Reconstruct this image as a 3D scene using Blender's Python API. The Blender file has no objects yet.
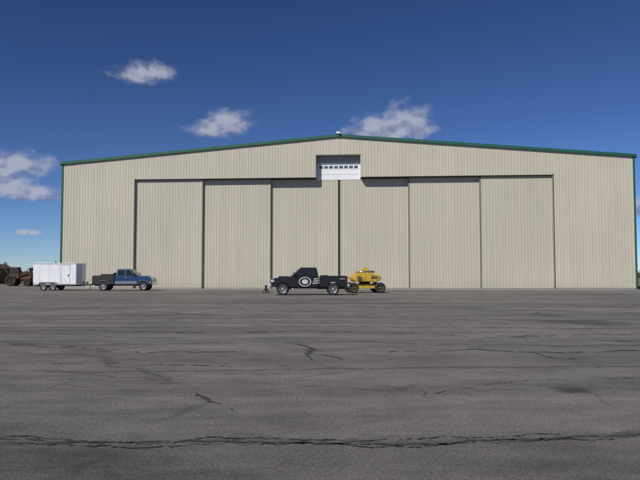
import bpy, bmesh, math, random
from mathutils import Vector, Matrix, noise as mnoise
random.seed(7)
R=math.radians
scene=bpy.context.scene
col=scene.collection

# ---------------------------------------------------------------- helpers
def empty(name,loc=(0,0,0),rot=0):
    e=bpy.data.objects.new(name,None); col.objects.link(e)
    e.location=loc; e.rotation_euler=(0,0,rot); e.empty_display_size=0.5
    return e
def mobj(name,verts,faces,mat=None,parent=None,bevel=0,segs=2,smooth=False,fixn=True):
    me=bpy.data.meshes.new(name); me.from_pydata([tuple(v) for v in verts],[],faces); me.update()
    if fixn:
        bm=bmesh.new(); bm.from_mesh(me); bmesh.ops.recalc_face_normals(bm,faces=bm.faces); bm.to_mesh(me); bm.free()
    if smooth:
        for p in me.polygons: p.use_smooth=True
    ob=bpy.data.objects.new(name,me); col.objects.link(ob)
    if mat: me.materials.append(mat)
    if parent: ob.parent=parent
    if bevel:
        m=ob.modifiers.new("bev",'BEVEL'); m.width=bevel; m.segments=segs; m.limit_method='ANGLE'; m.angle_limit=R(35)
    return ob
def box(name,x0,x1,y0,y1,z0,z1,mat=None,parent=None,bevel=0):
    v=[(x0,y0,z0),(x1,y0,z0),(x1,y1,z0),(x0,y1,z0),(x0,y0,z1),(x1,y0,z1),(x1,y1,z1),(x0,y1,z1)]
    f=[(0,3,2,1),(4,5,6,7),(0,1,5,4),(1,2,6,5),(2,3,7,6),(3,0,4,7)]
    return mobj(name,v,f,mat,parent,bevel)
def prism(name,pts,y0,y1,mat=None,parent=None,bevel=0,segs=2):
    n=len(pts)
    v=[(p[0],y0,p[1]) for p in pts]+[(p[0],y1,p[1]) for p in pts]
    f=[tuple(range(n)),tuple(range(2*n-1,n-1,-1))]
    f+=[(i,(i+1)%n,n+(i+1)%n,n+i) for i in range(n)]
    return mobj(name,v,f,mat,parent,bevel,segs)
def lathe(name,prof,c,mat,parent,n=28,axis='y',smooth=True):
    v=[];f=[]
    m=len(prof)
    for i in range(n):
        a=2*math.pi*i/n
        for r,h in prof:
            if axis=='y': v.append((c[0]+r*math.cos(a),c[1]+h,c[2]+r*math.sin(a)))
            elif axis=='z': v.append((c[0]+r*math.cos(a),c[1]+r*math.sin(a),c[2]+h))
            else: v.append((c[0]+h,c[1]+r*math.cos(a),c[2]+r*math.sin(a)))
    for i in range(n):
        for j in range(m-1):
            a=i*m+j; b=((i+1)%n)*m+j
            f.append((a,b,b+1,a+1))
    return mobj(name,v,f,mat,parent,smooth=smooth)
def tube(name,pts,r,mat,parent,n=8):
    v=[];f=[]
    P=[Vector(p) for p in pts]
    for i,p in enumerate(P):
        d=(P[min(i+1,len(P)-1)]-P[max(i-1,0)]).normalized()
        up=Vector((0,0,1)) if abs(d.z)<.9 else Vector((1,0,0))
        a=d.cross(up).normalized(); b=d.cross(a)
        rr=r[i] if isinstance(r,(list,tuple)) else r
        for k in range(n):
            t=2*math.pi*k/n
            v.append(p+a*rr*math.cos(t)+b*rr*math.sin(t))
    for i in range(len(P)-1):
        for k in range(n):
            f.append((i*n+k,i*n+(k+1)%n,(i+1)*n+(k+1)%n,(i+1)*n+k))
    f.append(tuple(range(n))); f.append(tuple(range((len(P)-1)*n,len(P)*n)))
    return mobj(name,v,f,mat,parent,smooth=True)

# ---------------------------------------------------------------- materials
def newmat(name):
    m=bpy.data.materials.new(name); m.use_nodes=True
    nt=m.node_tree; b=nt.nodes['Principled BSDF']
    return m,nt,b
def mat(name,c,rough=.6,metal=0,var=.12,scale=4,bump=0,coat=0,stretch=(1,1,1)):
    m,nt,b=newmat(name)
    N=nt.nodes.new; L=nt.links.new
    tc=N('ShaderNodeTexCoord'); mp=N('ShaderNodeMapping'); mp.inputs['Scale'].default_value=stretch
    L(tc.outputs['Object'],mp.inputs[0])
    no=N('ShaderNodeTexNoise'); no.inputs['Scale'].default_value=scale; no.inputs['Detail'].default_value=6
    L(mp.outputs[0],no.inputs['Vector'])
    cr=N('ShaderNodeValToRGB')
    cr.color_ramp.elements[0].position=.3; cr.color_ramp.elements[1].position=.7
    cr.color_ramp.elements[0].color=(*[x*(1-var) for x in c],1)
    cr.color_ramp.elements[1].color=(*[min(1,x*(1+var)) for x in c],1)
    L(no.outputs['Fac'],cr.inputs[0]); L(cr.outputs[0],b.inputs['Base Color'])
    b.inputs['Roughness'].default_value=rough; b.inputs['Metallic'].default_value=metal
    b.inputs['Coat Weight'].default_value=coat
    if bump:
        bp=N('ShaderNodeBump'); bp.inputs['Strength'].default_value=bump; bp.inputs['Distance'].default_value=.02
        L(no.outputs['Fac'],bp.inputs['Height']); L(bp.outputs[0],b.inputs['Normal'])
    return m
def siding(name,c):
    """painted steel sheets: rain streaks, small tone steps from sheet to sheet, dust splash near the ground"""
    m,nt,b=newmat(name); N=nt.nodes.new; L=nt.links.new
    tc=N('ShaderNodeTexCoord')
    def M_(op,a,b_=None):
        n=N('ShaderNodeMath'); n.operation=op
        for i,x in enumerate((a,b_)):
            if x is None: continue
            if isinstance(x,(int,float)): n.inputs[i].default_value=x
            else: L(x,n.inputs[i])
        return n.outputs[0]
    def mr(x,a,b_,c_,d):
        n=N('ShaderNodeMapRange'); L(x,n.inputs[0])
        for i,v in enumerate((a,b_,c_,d)): n.inputs[i+1].default_value=v
        return n.outputs[0]
    def no(scale,st,det=6):
        mp=N('ShaderNodeMapping'); mp.inputs['Scale'].default_value=st; L(tc.outputs['Object'],mp.inputs[0])
        n=N('ShaderNodeTexNoise'); n.inputs['Scale'].default_value=scale; n.inputs['Detail'].default_value=det
        L(mp.outputs[0],n.inputs['Vector']); return n.outputs['Fac']
    sx=N('ShaderNodeSeparateXYZ'); L(tc.outputs['Object'],sx.inputs[0])
    idx=M_('FLOOR',M_('DIVIDE',sx.outputs[0],.915))
    wn=N('ShaderNodeTexWhiteNoise'); wn.noise_dimensions='1D'; L(idx,wn.inputs['W'])
    f=mr(wn.outputs['Value'],0,1,.975,1.02)
    f=M_('MULTIPLY',f,mr(no(1.6,(2.5,2.5,.10)),.3,.7,.95,1.05))
    f=M_('MULTIPLY',f,mr(no(.12,(1,1,1),3),.3,.7,.96,1.04))
    zz=M_('ADD',sx.outputs[2],M_('MULTIPLY',no(1.2,(1,1,.4)),1.2))
    f=M_('MULTIPLY',f,mr(zz,.5,1.8,.88,1))
    mx=N('ShaderNodeMix'); mx.data_type='RGBA'; mx.blend_type='MULTIPLY'; mx.inputs[0].default_value=1
    mx.inputs[6].default_value=(*c,1); L(f,mx.inputs[7]); L(mx.outputs[2],b.inputs['Base Color'])
    b.inputs['Roughness'].default_value=.6
    return m
M_wall=siding('cream_steel_siding',(.49,.462,.372))
M_door=siding('cream_steel_door',(.47,.443,.357))
M_green=mat('green_trim',(.010,.10,.065),.5,0,.1,2)
M_roof=mat('galvanised_roof',(.45,.46,.45),.4,.6,.1,2)
M_dark=mat('dark_interior',(.012,.012,.013),.8,0,.2,3)
M_rubber=mat('rubber_seal',(.02,.02,.02),.8)
M_seam=mat('grey_rubber_seam',(.13,.125,.11),.8)  # grey rubber strips along the right-hand door leaf joints
M_frame=mat('galvanised_track',(.3,.3,.29),.5,.5,.15,3)
M_white=mat('white_panel',(.78,.79,.8),.4,0,.04,2)
M_glass=mat('dark_glass',(.02,.024,.028),.05,0,.1,2)
M_pane=mat('window_pane',(.09,.12,.16),.15,0,.2,2)
M_tire=mat('tire',(.03,.028,.026),.9,0,.3,9)
M_rim=mat('alloy',(.42,.42,.42),.4,.8,.2,9)
M_darkrim=mat('dusty_rim',(.10,.08,.045),.8,0,.3,9)
M_chrome=mat('chrome',(.6,.6,.6),.2,.95,.05,4)
M_black=mat('black_paint',(.010,.010,.012),.25,0,.25,5,0,.5)
M_plastic=mat('black_plastic',(.02,.02,.02),.65,0,.25,8)
M_blue=mat('blue_paint',(.020,.065,.16),.3,.3,.1,3,0,.5)
M_silver=mat('silver_paint',(.22,.25,.29),.4,.5,.15,3,0,.3)
M_decal=mat('white_decal',(.55,.55,.55),.5,0,.2,9)
M_yellow=mat('yellow_paint',(.52,.345,.045),.5,0,.25,3)
M_lampR=mat('tail_lamp',(.35,.015,.01),.25)
M_lampC=mat('head_lamp',(.6,.6,.58),.15,.2)
M_rust=mat('rusty_steel',(.065,.038,.028),.85,0,.4,5,.3)
M_orange=mat('faded_orange_paint',(.10,.045,.03),.75,0,.3,4)
M_brick=mat('brown_shed_wall',(.10,.065,.05),.85,0,.25,3)
M_conc=mat('concrete',(.25,.24,.22),.9,0,.2,.8,.2)
M_bark=mat('bark',(.07,.05,.038),.9,0,.3,6,.3)
M_twig=mat('dry_twigs',(.09,.066,.048),.9,0,.4,4)

# ---------------------------------------------------------------- asphalt
def asphalt():
    m,nt,b=newmat('weathered_asphalt')
    N=nt.nodes.new; L=nt.links.new
    tc=N('ShaderNodeTexCoord')
    def noise(scale,detail,st=(1,1,1),rough=.55,dist=0,loc=(0,0,0)):
        mp=N('ShaderNodeMapping'); mp.inputs['Scale'].default_value=st; mp.inputs['Location'].default_value=loc
        L(tc.outputs['Object'],mp.inputs[0])
        n=N('ShaderNodeTexNoise'); n.inputs['Scale'].default_value=scale; n.inputs['Detail'].default_value=detail
        n.inputs['Roughness'].default_value=rough; n.inputs['Distortion'].default_value=dist
        L(mp.outputs[0],n.inputs['Vector']); return n.outputs['Fac']
    def math_(op,a,b_=None,c=None,clamp=False):
        n=N('ShaderNodeMath'); n.operation=op; n.use_clamp=clamp
        for i,x in enumerate((a,b_,c)):
            if x is None: continue
            if isinstance(x,(int,float)): n.inputs[i].default_value=x
            else: L(x,n.inputs[i])
        return n.outputs[0]
    def mrange(x,a,b_,c,d):
        n=N('ShaderNodeMapRange'); L(x,n.inputs[0])
        for i,v in enumerate((a,b_,c,d)): n.inputs[i+1].default_value=v
        return n.outputs[0]
    lanes=noise(.5,5,(.08,1,1),.65)
    big=noise(.16,5,(.5,1,1),.6,.5)
    med=noise(1.3,9,(.6,1,1),.75)
    pat=noise(.45,6,(.35,1,1),.7,.8,(9,4,0))
    blot=noise(1.1,8,(.45,1,1),.8,.4,(2,7,0))
    fine=noise(28,5,rough=.8)
    spk=noise(75,3,rough=.7)
    f=mrange(lanes,.3,.7,.76,1.22)
    f=math_('MULTIPLY',f,mrange(big,.3,.7,.84,1.18))
    f=math_('MULTIPLY',f,mrange(med,.32,.68,.76,1.24))
    f=math_('MULTIPLY',f,mrange(pat,.50,.60,1.0,.80))
    f=math_('MULTIPLY',f,mrange(blot,.56,.66,1.0,.74))
    f=math_('MULTIPLY',f,mrange(fine,.34,.66,.60,1.40))
    f=math_('MULTIPLY',f,mrange(spk,.36,.66,.55,1.5))
    def cracks(sc,warp,wd,mlo,mhi,floor):
        nv=N('ShaderNodeTexNoise'); nv.inputs['Scale'].default_value=.6; nv.inputs['Detail'].default_value=7
        L(tc.outputs['Object'],nv.inputs['Vector'])
        va=N('ShaderNodeVectorMath'); va.operation='MULTIPLY_ADD'
        L(nv.outputs['Color'],va.inputs[0]); va.inputs[1].default_value=(warp,warp,0); L(tc.outputs['Object'],va.inputs[2])
        mp=N('ShaderNodeMapping'); mp.inputs['Scale'].default_value=sc; L(va.outputs[0],mp.inputs[0])
        vo=N('ShaderNodeTexVoronoi'); vo.feature='DISTANCE_TO_EDGE'; vo.inputs['Scale'].default_value=1
        L(mp.outputs[0],vo.inputs['Vector'])
        ck=mrange(vo.outputs['Distance'],0,wd,floor,1)
        mk=mrange(noise(.3,3,loc=(sc[0]*40,0,0)),mlo,mhi,0,1)
        return math_('ADD',math_('MULTIPLY',ck,mk),math_('SUBTRACT',1,mk))
    f=math_('MULTIPLY',f,cracks((.10,.30,1),2.2,.010,.42,.56,.5))
    f=math_('MULTIPLY',f,cracks((.5,.8,1),1.2,.012,.52,.64,.6))
    sx=N('ShaderNodeSeparateXYZ'); L(tc.outputs['Object'],sx.inputs[0])
    wob=noise(3,6,rough=.7)
    for (cx,cy,rx,ry,s) in [(3.28,8.4,.30,.26,.6),(8.3,20,1.3,1.1,.45),(-13,37,3,2,.2),(2,38,4,1.6,.22),(-2.4,5.2,1.4,.35,.25),(-1.0,4.75,1.0,.25,.25),(2.2,5.1,1.2,.2,.2),(14,30,5,2,.15)]:
        dx=math_('DIVIDE',math_('SUBTRACT',sx.outputs[0],cx),rx)
        dy=math_('DIVIDE',math_('SUBTRACT',sx.outputs[1],cy),ry)
        q=math_('SQRT',math_('ADD',math_('MULTIPLY',dx,dx),math_('MULTIPLY',dy,dy)))
        q=math_('ADD',q,math_('MULTIPLY',math_('SUBTRACT',wob,.5),2.0))
        f=math_('MULTIPLY',f,mrange(q,.4,1.2,1-s,1))
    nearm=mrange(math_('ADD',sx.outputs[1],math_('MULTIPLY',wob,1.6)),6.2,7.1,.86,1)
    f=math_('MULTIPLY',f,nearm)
    mix=N('ShaderNodeMix'); mix.data_type='RGBA'; mix.blend_type='MULTIPLY'; mix.inputs[0].default_value=1
    tint=N('ShaderNodeMix'); tint.data_type='RGBA'
    L(mrange(big,.35,.65,0,1),tint.inputs[0]); tint.inputs[6].default_value=(.183,.175,.168,1); tint.inputs[7].default_value=(.202,.185,.166,1)
    L(tint.outputs[2],mix.inputs[6]); L(f,mix.inputs[7])
    L(mix.outputs[2],b.inputs['Base Color'])
    b.inputs['Roughness'].default_value=.92; b.inputs['Specular IOR Level'].default_value=.2
    bp=N('ShaderNodeBump'); bp.inputs['Strength'].default_value=.8; bp.inputs['Distance'].default_value=.02
    L(math_('ADD',fine,math_('MULTIPLY',spk,.5)),bp.inputs['Height']); L(bp.outputs[0],b.inputs['Normal'])
    return m
M_asph=asphalt()
M_grass=mat('dry_prairie',(.17,.13,.075),.95,0,.3,.05,.2)
M_hill=mat('distant_hills',(.085,.085,.09),1,0,.25,.004)
M_crack=mat('crack_fill',(.045,.042,.04),.9,0,.4,8)
M_seal=mat('worn_joint',(.095,.09,.086),.9,0,.3,5)

def sheet(name,x0,x1,y0,y1,z,m):
    return mobj(name,[(x0,y0,z),(x1,y0,z),(x1,y1,z),(x0,y1,z)],[(0,1,2,3)],m)
sheet('prairie_ground',-4000,4000,-2000,6000,-.03,M_grass)
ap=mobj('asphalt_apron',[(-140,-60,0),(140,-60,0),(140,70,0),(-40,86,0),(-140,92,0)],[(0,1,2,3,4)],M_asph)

# cracks -------------------------------------------------
def crack_mesh(name,lines,m,z):
    V=[];F=[]
    for li,(pts,w,jit,gap) in enumerate(lines):
        P=[Vector((p[0],p[1])) for p in pts]
        fine=[]
        for a,b_ in zip(P[:-1],P[1:]):
            st=.02 if min(a.y,b_.y)<8 else (.05 if min(a.y,b_.y)<16 else .2)
            n=max(2,int((b_-a).length/st))
            for i in range(n): fine.append(a.lerp(b_,i/n))
        fine.append(P[-1])
        seg=[];N_=len(fine)
        for i,p in enumerate(fine):
            q=Vector((p.x,p.y,li*7.3))
            off=jit*(1.6*mnoise.noise(q*1.1)+.9*mnoise.noise(q*4)+.5*mnoise.noise(q*14))
            d=(fine[min(i+1,N_-1)]-fine[max(0,i-1)]).normalized()
            nrm=Vector((-d.y,d.x))
            c=p+nrm*off
            end=min(1,i/6+.1,(N_-1-i)/6+.1)
            ww=w*max(0,(.75-gap*1.1+.9*mnoise.noise(q*.9+Vector((5,0,0)))+.8*mnoise.noise(q*6)+.8*mnoise.noise(q*25)+.5*mnoise.noise(q*60)))*end
            seg.append((c-nrm*ww/2,c+nrm*ww/2,ww))
        for i in range(len(seg)-1):
            if seg[i][2]<=.001 and seg[i+1][2]<=.001: continue
            k=len(V)
            V+= [(*seg[i][0],z),(*seg[i+1][0],z),(*seg[i+1][1],z),(*seg[i][1],z)]
            F.append((k,k+1,k+2,k+3))
    mobj(name,V,F,m,fixn=False)
def G(x,y):   # survey bearings -> metres on the apron
    Y=960/(y-274); return ((x-320)/640*Y,Y)
crack_mesh('pavement_cracks',[
 ([G(-120,434),G(0,437),G(120,441),G(260,440),G(400,440),G(520,437),G(640,431),G(760,428)],.06,.06,.15),
 ([G(0,439.5),G(120,443.5),G(260,442.5),G(400,442),G(520,439.5),G(640,433)],.04,.09,.35),
 ([G(0,434),G(120,438),G(260,437),G(400,437),G(520,434),G(640,428)],.03,.10,.4),
 ([G(196,392),G(210,399),G(224,403),G(237,410)],.055,.05,-.1),
 ([G(290,343),G(312,349),G(306,354),G(324,354),G(342,359)],.06,.12,.0),
 ([G(312,349),G(330,351)],.05,.08,0),([G(306,354),G(310,360)],.05,.06,0),
 ([G(-60,333),G(60,330),G(200,333),G(320,331),G(480,336),G(700,333)],.11,.2,.35),
 ([G(240,308),G(262,312),G(286,311)],.16,.3,.1),
 ([G(380,352),G(470,349),G(560,352),G(700,349)],.08,.14,.25),
 ([G(-40,366),G(100,362),G(240,366),G(330,364)],.07,.1,.35),
 ([G(530,352),G(550,357),G(590,358)],.06,.1,.1),
 ([G(60,345),G(150,352),G(260,350)],.06,.12,.25),
 ([G(420,392),G(520,380),G(700,376)],.035,.07,.35),
],M_crack,.008)
crack_mesh('pavement_joints',[
 ([G(-200,318),G(100,319),G(320,317),G(560,320),G(840,318)],.22,.15,.0),
 ([G(-200,303),G(100,304),G(320,303),G(560,304),G(840,303)],.45,.2,.0),
 ([G(-200,326),G(100,327),G(320,326),G(560,328),G(840,326)],.16,.15,.1),
 ([G(-200,342),G(100,344),G(320,341),G(560,345),G(840,343)],.13,.12,.0),
 ([G(-200,368),G(100,371),G(320,368),G(560,366),G(840,366)],.09,.08,.0),
 ([G(-200,433),G(0,437),G(120,441),G(260,440.5),G(400,440),G(520,437),G(640,431),G(760,428)],.16,.06,-.05),
 ([G(100,311),G(160,312),G(222,316)],.3,.25,.0),
],M_seal,.004)

# hills -------------------------------------------------
def hills():
    V=[];F=[];n=160
    for i in range(n+1):
        x=-2600+5200*i/n
        h=14+7*math.sin(x*.003+1)+4*math.sin(x*.011)+2*math.sin(x*.03)
        V+=[(x,1700,-1),(x,1900,h),(x,2400,-1)]
    for i in range(n):
        a=3*i
        F+=[(a,a+3,a+4,a+1),(a+1,a+4,a+5,a+2)]
    mobj('distant_hills',V,F,M_hill,smooth=True)
hills()

# ---------------------------------------------------------------- hangar
HL=57.5; EAVE=13.0; PEAK=15.45; DEPTH=52
DX0,DX1=7.78,49.78; DZ=11.2
hg=empty('aircraft_hangar',(-26.8,66.2,0),math.atan2(-4.4,57.3))
def roofz(s): return EAVE+(PEAK-EAVE)*(1-abs(s-HL/2)/(HL/2))
def ribbed(name,s0,s1,zb,zt,y,m,pitch=.305,depth=.024,parent=hg):
    zb_=zb if callable(zb) else (lambda s:zb); zt_=zt if callable(zt) else (lambda s:zt)
    xs=[(s0,0),(s1,0)]
    k=math.floor(s0/pitch)-1
    while k*pitch<s1+pitch:
        c=k*pitch
        for dx,d in ((-.055,0),(-.03,depth),(.03,depth),(.055,0),(.13,0),(.14,.006),(.165,.006),(.175,0)):
            x=c+dx
            if s0+.001<x<s1-.001: xs.append((x,d))
        k+=1
    if s0<HL/2<s1: xs.append((HL/2,0))
    xs.sort()
    V=[];F=[]
    for x,d in xs: V+=[(x,y-d,zb_(x)),(x,y-d,zt_(x))]
    for i in range(len(xs)-1): F.append((2*i,2*i+2,2*i+3,2*i+1))
    return mobj(name,V,F,m,parent,fixn=False)
RX0,RX1,RZ=26.48,30.95,13.5
ribbed('front_wall_a',0,DX0,0,roofz,0,M_wall)
ribbed('front_wall_b',DX1,HL,0,roofz,0,M_wall)
ribbed('header_wall_a',DX0,RX0,DZ,roofz,0,M_wall)
ribbed('header_wall_b',RX1,DX1,DZ,roofz,0,M_wall)
ribbed('header_wall_c',RX0,RX1,RZ,roofz,0,M_wall)
def quad(name,v,m): return mobj(name,v,[tuple(range(len(v)))],m,hg)
quad('side_wall_a',[(0,0.002,0),(0,DEPTH,0),(0,DEPTH,EAVE),(0,.002,EAVE)],M_wall)
quad('side_wall_b',[(HL,.002,0),(HL,DEPTH,0),(HL,DEPTH,EAVE),(HL,.002,EAVE)],M_wall)
quad('rear_wall',[(0,DEPTH,0),(HL,DEPTH,0),(HL,DEPTH,EAVE),(HL/2,DEPTH,PEAK),(0,DEPTH,EAVE)],M_wall)
for nm,a,b_ in (('roof_a',-.12,HL/2),('roof_b',HL+.12,HL/2)):
    za=EAVE+.02; zb=PEAK+.02
    mobj(nm,[(a,-.1,za),(b_,-.1,zb),(b_,DEPTH+.1,zb),(a,DEPTH+.1,za),
             (a,-.1,za+.1),(b_,-.1,zb+.1),(b_,DEPTH+.1,zb+.1),(a,DEPTH+.1,za+.1)],
         [(0,1,2,3),(4,5,6,7),(0,1,5,4),(1,2,6,5),(2,3,7,6),(3,0,4,7)],M_roof,hg)
for nm,a,b_ in (('rake_trim_a',-.17,HL/2),('rake_trim_b',HL+.17,HL/2)):
    za=EAVE-.13; zb=PEAK-.13
    h=.27
    mobj(nm,[(a,-.2,za),(b_,-.2,zb),(b_,-.102,zb),(a,-.102,za),(a,-.2,za+h),(b_,-.2,zb+h),(b_,-.102,zb+h),(a,-.102,za+h)],
         [(0,1,2,3),(4,5,6,7),(0,1,5,4),(1,2,6,5),(2,3,7,6),(3,0,4,7)],M_green,hg)
box('corner_trim_a',-.06,.10,-.06,-.04,0,EAVE-.12,M_green,hg)
box('corner_trim_a2',-.07,-.005,-.06,.2,0,EAVE-.12,M_green,hg)
box('corner_trim_b',HL-.10,HL+.06,-.06,-.04,0,EAVE-.12,M_green,hg)
box('corner_trim_b2',HL+.005,HL+.07,-.06,.2,0,EAVE-.12,M_green,hg)
box('eave_gutter_a',-.3,-.125,-.1,DEPTH,EAVE-.18,EAVE+.04,M_green,hg)
box('eave_gutter_b',HL+.125,HL+.3,-.1,DEPTH,EAVE-.18,EAVE+.04,M_green,hg)
box('header_soffit_a',DX0,RX0,.01,1.5,DZ-.02,DZ+.15,M_plastic,hg)
box('header_soffit_b',RX1,DX1,.01,1.5,DZ-.02,DZ+.15,M_plastic,hg)
box('jamb_a',DX0-.12,DX0-.002,.01,1.5,0,DZ-.03,M_wall,hg)
box('jamb_b',DX1+.002,DX1+.12,.01,1.5,0,DZ-.03,M_wall,hg)
box('jamb_trim_a',DX0-.07,DX0+.0,-.045,-.037,0,DZ+.1,M_rubber,hg)
box('jamb_trim_b',DX1-.0,DX1+.07,-.045,-.037,0,DZ+.1,M_rubber,hg)
box('header_trim',DX0+.002,RX0-.1,-.045,-.037,DZ-.02,DZ+.04,M_rubber,hg)
box('header_trim_b',RX1+.1,DX1-.002,-.045,-.037,DZ-.02,DZ+.04,M_rubber,hg)
box('rear_darkness_liner',DX0-.5,DX1+.5,1.6,1.7,0,DZ+1,M_dark,hg)
W=7.0
offs=[.22,.52,.82,.82,.52,.22]
for i,o in enumerate(offs):
    a=DX0+i*W; b_=a+W
    if i in (0,1): b_+=.02
    if i==2: b_-=.11
    if i==3: a+=.11
    if i in (4,5): a-=.02
    if i==0: a+=.02
    if i==5: b_-=.02
    ribbed('door_leaf_%d'%(i+1),a,b_,.12,DZ-.04 if i not in(2,3) else DZ-.06,o,M_door,.305,.022)
    box('door_leaf_frame_%d'%(i+1),a,b_,o+.004,o+.22,.1,DZ-.05,M_door,hg)
    box('door_leaf_sill_%d'%(i+1),a,b_,o-.01,o+.2,.02,.12,M_frame,hg)
    for j,x in enumerate((a+.03,b_-.09)):
        box('door_leaf_edge_%d'%(i+1),x,x+.06,o-.04,o+.002,.12,DZ-.07,M_seam if (i in (4,5) and j==0) else M_door,hg)
    if i in (4,5): box('weather_strip_%d'%i,a-.035,a-.002,o-.03,o+.1,.12,DZ-.07,M_seam,hg)
box('centre_seal',DX0+3*W-.11,DX0+3*W+.11,.86,1.0,.02,DZ-.05,M_rubber,hg)
box('ground_track',DX0,DX1,.15,1.15,.0,.02,M_frame,hg)
box('recess_side_a',RX0-.1,RX0-.002,.01,1.3,DZ,RZ,M_wall,hg)
box('recess_side_b',RX1+.002,RX1+.1,.01,1.3,DZ,RZ,M_wall,hg)
box('recess_top',RX0,RX1,.01,1.3,RZ+.002,RZ+.1,M_wall,hg)
ty=.78
box('tail_door_panel',RX0+.01,RX1-.01,ty,ty+.1,DZ-.12,RZ-.01,M_white,hg)
for z in (DZ+.42,DZ+.95):
    box('tail_door_joint',RX0+.02,RX1-.02,ty-.008,ty-.002,z,z+.02,M_frame,hg)
nW=8
for k in range(nW):
    a=RX0+.2+(RX1-RX0-.4)*k/nW
    box('tail_window_%d'%(k+1),a+.06,a+.44,ty-.02,ty-.01,DZ+1.05,DZ+1.32,M_pane,hg)
box('tail_door_head',RX0+.02,RX1-.02,ty-.12,ty-.01,RZ-.75,RZ-.02,M_frame,hg)
box('recess_trim_a',RX0-.05,RX0,-.045,-.037,DZ-.02,RZ+.08,M_frame,hg)
box('recess_trim_c',RX0+.002,RX1+.05,-.045,-.037,RZ,RZ+.05,M_frame,hg)
box('ridge_lamp_bracket',HL/2-.04,HL/2+.04,-.3,-.21,PEAK-.1,PEAK+.2,M_frame,hg)
box('ridge_lamp',HL/2-.2,HL/2+.2,-.45,-.15,PEAK+.14,PEAK+.32,M_white,hg,.03)
box('base_flashing_a',.1,DX0-.12,-.05,-.04,0,.16,M_frame,hg)
box('base_flashing_b',DX1+.12,HL-.15,-.05,-.04,0,.16,M_frame,hg)
box('foundation_slab',-.2,HL+.2,-2.4,-.06,-.02,.03,M_conc,hg)

# ---------------------------------------------------------------- vehicles
def arc(cx,cz,r,zb,n=12):
    dz=zb-cz; a0=math.pi-math.asin(max(-1,min(1,dz/r))) ; a1=math.asin(dz/r)
    return [(cx+r*math.cos(a0+(a1-a0)*i/n),cz+r*math.sin(a0+(a1-a0)*i/n)) for i in range(n+1)]
def wheel(p,x,y,r,side,rim=M_rim,w=.26,spokes=6):
    s=side
    tire=[(r*.62,-w*.42),(r*.72,-w*.5),(r*.92,-w*.5),(r*.99,-w*.36),(r,-w*.15),(r,w*.15),(r*.99,w*.36),(r*.92,w*.5),(r*.72,w*.5),(r*.62,w*.42)]
    lathe('tire',[(a,b_) for a,b_ in tire],(x,y,r),M_tire,p,32)
    lathe('rim',[(r*.63,s*w*.46),(r*.60,s*w*.46),(r*.55,s*w*.25),(r*.5,s*w*.2),(.001,s*w*.2)],(x,y,r),rim,p,32)
    lathe('hub',[(r*.2,s*w*.22),(r*.19,s*w*.4),(r*.12,s*w*.44),(.001,s*w*.44)],(x,y,r),rim,p,16)
    for k in range(spokes):
        a=2*math.pi*k/spokes
        V=[]
        for (rr,hw,yy) in ((r*.15,.035,.36),(r*.6,.05,.42)):
            for sg in (-1,1):
                for ys in (yy,yy-.14):
                    V.append((x+rr*math.cos(a)-sg*hw*math.sin(a),y+s*w*ys,r+rr*math.sin(a)+sg*hw*math.cos(a)))
        mobj('spoke',V,[(0,1,3,2),(4,5,7,6),(0,2,6,4),(1,3,7,5),(0,1,5,4),(2,3,7,6)],rim,p)
    lathe('brake_drum',[(r*.5,s*w*.205),(.001,s*w*.205)],(x,y,r),M_plastic,p,20)

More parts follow.
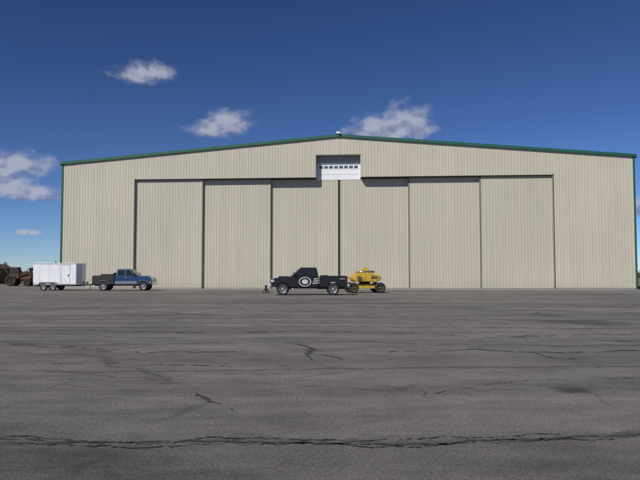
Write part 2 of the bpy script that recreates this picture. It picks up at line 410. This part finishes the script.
def pickup(name,loc,rot,paint,lower=None,bedmat=None,WR=.42):
    p=empty(name,loc,rot)
    bedmat=bedmat or paint
    HW=.96; cz=WR; AR=WR+.10; zb=.56
    fw,rw=.88,4.45
    L=5.55; o=-L/2
    def T(pts): return [(a+o,z) for a,z in pts]
    front=[(.10,.60)]+[(.30,.57)]+arc(fw,cz,AR,zb)+[(1.6,.54),(3.42,.54),(3.42,1.36),(1.62,1.34),(1.35,1.325),(.9,1.29),(.35,1.22),(.15,1.14),(.08,1.0),(.07,.66)]
    prism('body_shell',T(front),-HW,HW,paint,p,.045,3)
    zt=1.96; zl=1.33; yl=.90; yt=.72
    b0,b1,t0,t1=1.42,3.40,2.12,3.26
    V=[(b0+o,-yl,zl),(b1+o,-yl,zl),(b1+o,yl,zl),(b0+o,yl,zl),(t0+o,-yt,zt),(t1+o,-yt,zt),(t1+o,yt,zt),(t0+o,yt,zt)]
    mobj('cab_roof',V,[(0,3,2,1),(4,5,6,7),(0,1,5,4),(1,2,6,5),(2,3,7,6),(3,0,4,7)],paint,p,.06,3)
    def sy(z): return yl+(yt-yl)*(z-zl)/(zt-zl)+.008
    for s in (-1,1):
        for nm,q in (('side_window_front',[(1.66,1.38),(2.48,1.38),(2.48,1.86),(2.17,1.86)]),
                     ('side_window_rear',[(2.58,1.38),(3.24,1.38),(3.16,1.86),(2.58,1.86)])):
            mobj(nm,[(a+o,s*sy(z),z) for a,z in q],[(0,1,2,3)],M_glass,p,fixn=False)
    def fx(z): return b0+(t0-b0)*(z-zl)/(zt-zl)-.010
    def bx(z): return b1+(t1-b1)*(z-zl)/(zt-zl)+.010
    for nm,fn in (('windscreen',fx),('rear_glass',bx)):
        z0,z1=(1.39,1.90) if nm=='windscreen' else (1.45,1.86)
        mobj(nm,[(fn(z0)+o,-.80,z0),(fn(z0)+o,.80,z0),(fn(z1)+o,.66,z1),(fn(z1)+o,-.66,z1)],[(0,1,2,3)],M_glass,p,fixn=False)
    side=[(3.47,.56)]+arc(rw,cz,AR,zb)+[(5.42,.62),(5.45,.8),(5.45,1.34),(3.47,1.34)]
    for s in (-1,1):
        y0,y1=(-HW+.005,-HW+.09) if s<0 else (HW-.09,HW-.005)
        prism('bed_side',T(side),y0,y1,bedmat,p,.03,2)
        box('bed_rail',3.5+o,5.43+o,s*HW-.05 if s>0 else -HW-.01+.02,(s*HW-.01) if s>0 else -HW+.07,1.343,1.37,M_plastic,p)
    box('bed_floor',3.47+o,5.42+o,-HW+.095,HW-.095,.80,.86,bedmat,p)
    box('bed_front_wall',3.47+o,3.53+o,-HW+.095,HW-.095,.865,1.34,bedmat,p)
    box('tailgate',5.38+o,5.45+o,-HW+.095,HW-.095,.70,1.33,bedmat,p,.015)
    box('chassis_rails',.4+o,5.3+o,-.5,.5,.42,.72,M_plastic,p)
    box('engine_bay',.5+o,1.4+o,-.58,.58,.5,1.1,M_plastic,p)
    box('wheelhouse',3.9+o,5.0+o,-.62,.62,.5,.795,M_plastic,p)
    for t in (fw,rw):
        tube('axle',[(t+o,-.8,WR),(t+o,.8,WR)],.05,M_plastic,p)
    lathe('differential',[(.001,-.16),(.15,-.1),(.17,0),(.15,.1),(.001,.16)],(rw+o,0,WR),M_plastic,p,16)
    box('front_bumper',-.04+o,.12+o,-HW+.02,HW-.02,.52,.78,M_chrome,p,.04)
    box('rear_bumper',5.46+o,5.62+o,-HW+.06,HW-.06,.56,.76,M_chrome,p,.03)
    box('grille',.045+o,.09+o,-.55,.55,.82,1.10,M_chrome,p,.02)
    for k in range(4):
        box('grille_slot',.03+o,.043+o,-.5,.5,.85+.06*k,.88+.06*k,M_plastic,p)
    for s in (-1,1):
        a,b_=sorted((s*.58,s*.95))
        box('headlamp',.05+o,.3+o,a,b_+(.006 if s>0 else 0) ,.90,1.10,M_lampC,p,.03)
        if s<0: box('headlamp_side',.10+o,.28+o,-HW-.006,-HW+.01,.94,1.08,M_lampC,p)
        a,b_=sorted((s*.85,s*(HW+.004)))
        box('tail_lamp',5.37+o,5.465+o,a,b_,.95,1.22,M_lampR,p,.01)
        a,b_=sorted((s*.98,s*1.2))
        box('mirror',1.62+o,1.72+o,a,b_,1.38,1.60,M_plastic,p,.03)
        a,b_=sorted((s*.9,s*1.02))
        box('mirror_arm',1.65+o,1.69+o,a,b_,1.42,1.45,M_plastic,p)
        ys=s*(HW+.002)
        for t0_,z0,z1 in ((1.50,.60,1.33),(2.55,.60,1.35),(3.22,.66,1.35)):
            a,b_=sorted((ys,ys+s*.003))
            box('door_gap',t0_+o,t0_+.018+o,a,b_,z0,z1,M_rubber,p)
        a,b_=sorted((ys,ys+s*.04))
        box('door_handle',2.33+o,2.50+o,a,b_,1.15,1.19,M_plastic if paint==M_black else M_chrome,p,.01)
        a,b_=sorted((ys,ys+s*.02))
        if lower:
            box('lower_cladding',1.46+o,3.40+o,a,b_,.58,.84,lower,p,.008)
            box('lower_cladding_front',.14+o,.33+o,a,b_,.66,.84,lower,p,.008)
        a,b_=sorted((s*.90,s*1.02))
        box('step_bar',1.55+o,3.3+o,a,b_,.42,.49,M_chrome if paint==M_black else M_plastic,p,.02)
        for cx in (fw,rw):
            A=arc(cx,cz,AR+.045,zb); B=arc(cx,cz,AR-.005,zb)
            pts=A+B[::-1]
            a,b_=sorted((s*(HW-.03),s*(HW+.03)))
            prism('wheel_flare',T(pts),a,b_,M_plastic if not lower else lower,p)
        wheel(p,fw+o,s*(HW-.13),WR,s); wheel(p,rw+o,s*(HW-.13),WR,s)
    box('hood_bulge',.55+o,1.3+o,-.45,.45,1.2,1.345,paint,p,.03)
    # seats and steering wheel seen through nothing: cab interior is closed by the tinted glass
    tube('antenna',[(1.4+o,.8,1.3),(1.5+o,.82,2.0)],.006,M_plastic,p,5)
    return p,o,HW

bp_,o,HW=pickup('pickup_truck',(-.76,46.2,0),R(1.5),M_black)
yd=-HW-.012
def flat(name,pts,parent,m,y): 
    return mobj(name,[(a,y,z) for a,z in pts],[tuple(range(len(pts)))],m,parent,fixn=False)
def ringseg(name,cx,cz,r0,r1,a0,a1,parent,m,y,n=28,ex=1.0):
    V=[];F=[]
    for i in range(n+1):
        a=R(a0+(a1-a0)*i/n)
        V+=[(cx+ex*r0*math.cos(a),y,cz+r0*math.sin(a)),(cx+ex*r1*math.cos(a),y,cz+r1*math.sin(a))]
    for i in range(n): F.append((2*i,2*i+1,2*i+3,2*i+2))
    return mobj(name,V,F,m,parent,fixn=False)
# plain stand-in mark: an oval outline with a solid oval and three slanted bars behind it
cx=2.45+o; cz=.96
ringseg('mark_oval_outline',cx,cz,.285,.335,0,360,bp_,M_decal,yd,ex=1.3)
ringseg('mark_oval_solid',cx,cz,.0,.17,0,360,bp_,M_decal,yd,ex=1.3)
for k in range(3):
    zc=.80+.15*k
    flat('mark_bar',[(2.98+.05*k+o,zc),(3.38+o,zc+.05),(3.38+o,zc+.11),(2.98+.05*k+o,zc+.07)],bp_,M_decal,yd)
for k,(a,wd) in enumerate(((4.92,.05),(5.0,.07),(5.1,.04),(5.17,.08))):
    flat('bed_mark',[(a+o,1.13),(a+wd+o,1.13),(a+wd+o,1.19),(a+o,1.19)],bp_,M_decal,yd)
box('bed_toolbox',3.6+o,4.1+o,-.85,.85,1.0,1.42,M_plastic,bp_,.02)

bl,o2,_=pickup('pickup_truck',(-17.9,58.8,0),R(180+2),M_blue,M_silver,M_plastic,WR=.40)
box('headache_rack',3.5+o2,3.58+o2,-.85,.85,1.35,1.62,M_plastic,bl,.01)
for s in (-1,1):
    a,b_=sorted((s*.62,s*.94))
    box('side_toolbox',3.62+o2,4.7+o2,a,b_,1.372,1.50,M_plastic,bl,.02)
lathe('spare_tire',[(.2,-.12),(.4,-.12),(.42,0),(.4,.12),(.2,.12)],(5.0+o2,.2,1.2),M_tire,bl,24,'z')

tr=empty('cargo_trailer',(-23.85,59.0,0),R(1.5))
M_trl=mat('white_trailer_skin',(.80,.81,.83),.35,0,.05,1.5)
x0,x1,zt,zb=-2.1,2.1,2.5,.52
V=[(x0,-1.05,zb),(x1-.35,-1.05,zb),(x1,-.5,zb),(x1,.5,zb),(x1-.35,1.05,zb),(x0,1.05,zb)]
V+=[(a,b_,zt) for a,b_,_ in V]
mobj('box_body',V,[(5,4,3,2,1,0),(6,7,8,9,10,11)]+[(i,(i+1)%6,6+(i+1)%6,6+i) for i in range(6)],M_trl,tr,.04)
for nm,z0,z1 in (('lower_rail',zb-.02,zb+.08),('upper_rail',zt-.10,zt-.03)):
    box(nm,x0+.02,x1-.38,-1.065,-1.052,z0,z1,M_frame,tr)
    box(nm,x0+.02,x1-.38,1.052,1.065,z0,z1,M_frame,tr)
for k in range(4):
    xx=x0+.85*k+.6
    if not (.35<xx<1.2): box('panel_seam',xx,xx+.012,-1.055,-1.052,zb+.1,zt-.12,M_frame,tr)
for a,b_,c,d in ((.38,.405,.62,2.28),(1.185,1.21,.62,2.28),(.38,1.21,2.283,2.305),(.38,1.21,.60,.618)):
    box('side_door_frame',a,b_,-1.064,-1.052,c,d,M_frame,tr)
box('door_latch',1.02,1.12,-1.08,-1.058,1.3,1.45,M_plastic,tr)
box('clearance_lamp',x0+.05,x0+.13,-1.07,-1.056,.65,.72,M_lampR,tr)
for cxw in (-1.15,-.32):
    for s in (-1,1): wheel(tr,cxw,s*.97,.33,s,M_rim,.2,5)
    tube('axle',[(cxw,-.9,.33),(cxw,.9,.33)],.04,M_plastic,tr)
for s in (-1,1):
    a,b_=sorted((s*1.07,s*1.16))
    pts=[(-1.62,.5),(-1.52,.74),(-1.38,.78),(-.1,.78),(.04,.74),(.14,.5),(.10,.5),(-.02,.70),(-.12,.735),(-1.36,.735),(-1.46,.70),(-1.58,.5)]
    prism('fender',pts,a,b_,M_frame,tr)
box('frame',x0+.1,x1,-.6,.6,.38,.5,M_plastic,tr)
for s in (-1,1): tube('tongue',[(x1-.2,s*.6,.46),(3.15,0,.5)],.045,M_plastic,tr)
tube('jack',[(2.75,-.12,.06),(2.75,-.12,1.0)],.035,M_frame,tr)
box('propane_box',2.2,2.45,-.3,.3,.5,.8,M_frame,tr,.02)

bf=empty('boom_lift',(3.55,51.2,0),R(8))
prism('chassis',[(-1.25,.42),(-1.1,.35),(1.1,.35),(1.25,.42),(1.2,.62),(.6,.72),(-.6,.72),(-1.2,.62)],-.6,.6,M_yellow,bf,.03)
for s in (-1,1):
    for x in (-1.08,1.08): wheel(bf,x,s*.85,.42,s,M_darkrim,.32,4)
tube('axle',[(-1.08,-.8,.42),(-1.08,.8,.42)],.09,M_plastic,bf); tube('axle',[(1.08,-.8,.42),(1.08,.8,.42)],.09,M_plastic,bf)
lathe('slew_ring',[(.45,0),(.45,.2),(.001,.2)],(0,0,.72),M_plastic,bf,20,'z')
prism('turntable_cover',[(-1.05,1.0),(-.85,.88),(.85,.88),(1.1,1.02),(1.2,1.22),(1.0,1.42),(.55,1.56),(-.45,1.60),(-.85,1.5),(-1.1,1.22)],-.9,.9,M_yellow,bf,.09,3)
box('engine_vent',.35,.85,-.915,-.903,1.12,1.34,M_darkrim,bf)
box('cover_gap',-.12,-.10,-.906,-.902,.98,1.5,M_plastic,bf)
box('control_box',-.75,-.45,-1.0,-.903,1.05,1.3,M_darkrim,bf,.01)
box('lower_boom',-.75,.8,-.18,.12,1.60,1.74,M_yellow,bf,.02)
prism('boom_knuckle',[(-.35,1.742),(.35,1.742),(.25,1.96),(.05,2.06),(-.15,1.98)],-.25,.2,M_yellow,bf,.02)
tube('hydraulic_ram',[(-.7,-.25,1.66),(.7,-.25,1.72)],.05,M_chrome,bf)
for z in (.75,1.2):
    tube('platform_rail',[(-1.5,-.5,z),(-1.25,-.5,z),(-1.25,.5,z),(-1.5,.5,z)],.02,M_plastic,bf,6)

bo=empty('jack_stand',(-4.25,50.5,0),.3)
lathe('base_plate',[(.36,0),(.36,.04),(.08,.08),(.001,.08)],(0,0,0),M_rust,bo,16,'z')
lathe('post',[(.08,.05),(.08,.5),(.11,.51),(.11,.6),(.001,.62)],(0,0,0),M_rust,bo,12,'z')
tube('handle',[(-.25,0,.1),(0,0,.45),(.25,0,.1)],.04,M_rust,bo)

tk=empty('tractor_loader',(-37.5,80,0),R(6))
prism('hood',[(.1,.8),(1.5,.8),(1.55,1.35),(1.4,1.45),(.1,1.5)],-.4,.4,M_orange,tk,.04)
prism('cab',[(-1.0,.9),(.1,.9),(.1,1.5),(-.05,2.35),(-.9,2.35),(-1.0,1.5)],-.6,.6,M_orange,tk,.05)
for s in (-1,1):
    mobj('cab_window',[(-.85,s*.606,1.5),(-.02,s*.606,1.5),(-.12,s*.606,2.2),(-.82,s*.606,2.2)],[(0,1,2,3)],M_glass,tk,fixn=False)
    wheel(tk,-.75,s*.78,.68,s,M_rust,.4,5); wheel(tk,1.15,s*.68,.42,s,M_rust,.25,5)
    tube('loader_arm',[(-.1,s*.5,1.2),(1.3,s*.5,1.55),(2.1,s*.5,.6)],.07,M_rust,tk)
prism('bucket',[(2.05,.15),(2.7,.1),(2.72,.16),(2.2,.3),(2.15,.75),(2.3,.9),(2.2,.92),(2.0,.7)],-.9,.9,M_rust,tk)
tube('exhaust',[(.9,0,1.45),(.9,0,2.1)],.04,M_rust,tk)
tube('backhoe_boom',[(-1.0,0,.8),(-1.7,0,2.1),(-2.4,0,1.6),(-2.5,0,.7)],[.1,.1,.08,.07],M_rust,tk)
box('chassis',-1.0,1.5,-.3,.3,.5,.85,M_plastic,tk)

sh=empty('storage_shed',(-52.5,100,0),R(-10))
prism('walls',[(-3.2,0),(3.2,0),(3.2,2.3),(0,3.1),(-3.2,2.3)],-3,3,M_brick,sh)
for s in (-1,1):
    mobj('roof',[(0,-3.3,3.15),(s*3.6,-3.3,2.25),(s*3.6,3.3,2.25),(0,3.3,3.15),(0,-3.3,3.25),(s*3.6,-3.3,2.35),(s*3.6,3.3,2.35),(0,3.3,3.25)],
      [(0,1,2,3),(4,5,6,7),(0,1,5,4),(1,2,6,5),(2,3,7,6),(3,0,4,7)],M_rust,sh)
box('door',-.9,.9,-3.03,-3.004,0,2.1,M_plastic,sh)

def tree(loc,h,seed):
    rnd=random.Random(seed)
    p=empty('bare_tree',loc)
    V=[];F=[];TV=[];TF=[]
    def br(a,d,l,r,lev):
        b_=a+d*l
        k=len(V); up=Vector((0,0,1)) if abs(d.z)<.9 else Vector((1,0,0))
        u=d.cross(up).normalized(); w=d.cross(u)
        for q,rr in ((a,r),(b_,r*.65)):
            for i in range(5):
                t=2*math.pi*i/5; V.append(q+u*rr*math.cos(t)+w*rr*math.sin(t))
        for i in range(5): F.append((k+i,k+(i+1)%5,k+5+(i+1)%5,k+5+i))
        if lev==0:
            for _ in range(12):
                dd=(d+Vector((rnd.uniform(-1,1),rnd.uniform(-1,1),rnd.uniform(-.6,1)))).normalized()
                s=a.lerp(b_,rnd.random()); e=s+dd*rnd.uniform(.2,.5)
                n=dd.cross(Vector((rnd.random(),rnd.random(),rnd.random()))).normalized()*.014
                j=len(TV); TV.extend([s-n,s+n,e]); TF.append((j,j+1,j+2))
            return
        for _ in range(rnd.choice((3,3,4))):
            dd=(d+Vector((rnd.uniform(-.8,.8),rnd.uniform(-.8,.8),rnd.uniform(-.1,.5)))).normalized()
            br(a.lerp(b_,rnd.uniform(.6,1)),dd,l*rnd.uniform(.6,.8),r*.6,lev-1)
    br(Vector((0,0,0)),Vector((0,0,1)),h*.3,h*.03,4)
    mobj('trunk_and_limbs',V,F,M_bark,p); mobj('twigs',TV,TF,M_twig,p,fixn=False)
tree((-54.5,110,0),4.8,1); tree((-51.2,114,0),3.6,2); tree((-59,112,0),5.5,3)
V=[];F=[]
for i in range(12000):
    x=random.uniform(-230,230); y=250+random.uniform(-8,8)+10*math.sin(x*.03)
    hh=2.2+1.4*math.sin(x*.11)+1.0*math.sin(x*.37+2)
    z=abs(random.gauss(0,.5))*hh
    s=random.uniform(.2,.6)
    k=len(V); a=random.uniform(0,6.28)
    V+=[(x-s*math.cos(a),y-s*math.sin(a),z-s*.3),(x+s*math.cos(a),y+s*math.sin(a),z-s*.2),(x+random.uniform(-.3,.3),y,z+s)]
    F.append((k,k+1,k+2))
mobj('distant_brush',V,F,M_twig,fixn=False)

# ---------------------------------------------------------------- light + sky
EL,AZ=R(41),R(36)
sd=Vector((-math.sin(AZ)*math.cos(EL),-math.cos(AZ)*math.cos(EL),math.sin(EL)))
sl=bpy.data.lights.new('sun','SUN'); sl.energy=4.1; sl.angle=R(.5); sl.color=(1,.95,.88)
so=bpy.data.objects.new('sun',sl); col.objects.link(so); so.rotation_euler=sd.to_track_quat('Z','Y').to_euler(); so.location=(-20,-20,40)

w=bpy.data.worlds.new('World'); scene.world=w; w.use_nodes=True
nt=w.node_tree; N=nt.nodes.new; L=nt.links.new
bg=nt.nodes['Background']; ST=.085; bg.inputs['Strength'].default_value=ST
sky=N('ShaderNodeTexSky'); sky.sky_type='NISHITA'; sky.sun_disc=False; sky.sun_elevation=EL
sky.sun_rotation=math.atan2(sd.x,sd.y); sky.altitude=1500; sky.air_density=.8; sky.dust_density=.1; sky.ozone_density=4
tc=N('ShaderNodeTexCoord'); sx=N('ShaderNodeSeparateXYZ'); L(tc.outputs['Generated'],sx.inputs[0])
def M(op,a,b_=None,c=None,clamp=False):
    n=N('ShaderNodeMath'); n.operation=op; n.use_clamp=clamp
    for i,x in enumerate((a,b_,c)):
        if x is None: continue
        if isinstance(x,(int,float)): n.inputs[i].default_value=x
        else: L(x,n.inputs[i])
    return n.outputs[0]
az=M('ARCTAN2',sx.outputs[0],sx.outputs[1]); el=M('ARCSINE',sx.outputs[2])
cv=N('ShaderNodeCombineXYZ'); L(az,cv.inputs[0]); L(el,cv.inputs[1])
def cn(scale,off,detail=7,rough=.52):
    mp=N('ShaderNodeMapping'); mp.inputs['Location'].default_value=off; mp.inputs['Scale'].default_value=(1,1.3,1)
    L(cv.outputs[0],mp.inputs[0])
    n=N('ShaderNodeTexNoise'); n.inputs['Scale'].default_value=scale; n.inputs['Detail'].default_value=detail; n.inputs['Roughness'].default_value=rough
    L(mp.outputs[0],n.inputs['Vector']); return n.outputs['Fac']
n1=cn(34,(3,1,0)); n2=cn(34,(3.006,.988,0)); n3=cn(90,(0,0,0),5)
mask=None
clouds=[(-.278,.292,.050,.024),(-.255,.296,.032,.022),
        (-.168,.218,.042,.024),(-.142,.228,.042,.030),
        (.09,.215,.060,.034),(.135,.224,.054,.042),
        (-.445,.150,.060,.030),(-.425,.112,.065,.020),(-.48,.125,.07,.035),(-.428,.058,.020,.007),(.47,.088,.03,.024),
        (-.9,.2,.12,.05),(.8,.16,.1,.04),(-1.6,.3,.2,.07),(1.7,.25,.2,.06),(2.8,.3,.2,.07)]
vs=None
for (a,e,ra,re) in clouds:
    dx=M('DIVIDE',M('SUBTRACT',az,a),ra); dy=M('DIVIDE',M('SUBTRACT',el,e),re)
    dy2=M('MAXIMUM',M('MULTIPLY',dy,-1.9),dy)
    q=M('SQRT',M('ADD',M('MULTIPLY',dx,dx),M('MULTIPLY',dy2,dy2)))
    m_=M('SUBTRACT',1,q)
    mask=m_ if mask is None else M('MAXIMUM',mask,m_)
    g=M('MULTIPLY',M('ADD',dy,.25,clamp=False),M('MULTIPLY',M('ADD',m_,.4),3,clamp=True))
    vs=g if vs is None else M('ADD',vs,g)
mm=M('ADD',M('MULTIPLY',mask,1.4),M('MULTIPLY',M('SUBTRACT',n1,.5),1.6))
mm=M('ADD',mm,M('MULTIPLY',M('SUBTRACT',n3,.5),.5))
gate=M('MULTIPLY',M('ADD',mask,.5),3,clamp=True)
r=N('ShaderNodeMapRange'); r.interpolation_type='SMOOTHSTEP'; L(mm,r.inputs[0]); r.inputs[1].default_value=-.1; r.inputs[2].default_value=.95; r.inputs[3].default_value=0; r.inputs[4].default_value=.85
alpha=M('MULTIPLY',r.outputs[0],gate)
lit=M('ADD',M('ADD',M('MULTIPLY',M('SUBTRACT',n1,n2),3.5),M('MULTIPLY',vs,.35)),.42,clamp=True)
cc=N('ShaderNodeValToRGB'); L(lit,cc.inputs[0])
cc.color_ramp.elements[0].position=.1; cc.color_ramp.elements[1].position=.95
cc.color_ramp.elements[0].color=(.19,.22,.37,1); cc.color_ramp.elements[1].color=(.42,.44,.54,1)
cs=N('ShaderNodeVectorMath'); cs.operation='SCALE'; cs.inputs['Scale'].default_value=1/ST; L(cc.outputs[0],cs.inputs[0])
s1=N('ShaderNodeVectorMath'); s1.operation='SCALE'; s1.inputs['Scale'].default_value=ST; L(sky.outputs[0],s1.inputs[0])
gm=N('ShaderNodeGamma'); gm.inputs[1].default_value=1.32; L(s1.outputs[0],gm.inputs[0])
tv=N('ShaderNodeVectorMath'); tv.operation='MULTIPLY'; L(gm.outputs[0],tv.inputs[0]); tv.inputs[1].default_value=(.92/ST,.95/ST,1.08/ST)
mx=N('ShaderNodeMix'); mx.data_type='RGBA'; L(alpha,mx.inputs[0]); L(tv.outputs[0],mx.inputs[6]); L(cs.outputs[0],mx.inputs[7])
L(mx.outputs[2],bg.inputs['Color'])

# ---------------------------------------------------------------- camera
cd=bpy.data.cameras.new('camera'); co=bpy.data.objects.new('camera',cd); col.objects.link(co)
cd.sensor_width=36; cd.lens=36.0; cd.clip_end=12000; cd.clip_start=.1
co.location=(0,0,1.5); co.rotation_euler=(R(90+3.04),0,0)
scene.camera=co
scene.view_settings.view_transform='Standard'; scene.view_settings.look='None'; scene.view_settings.exposure=0
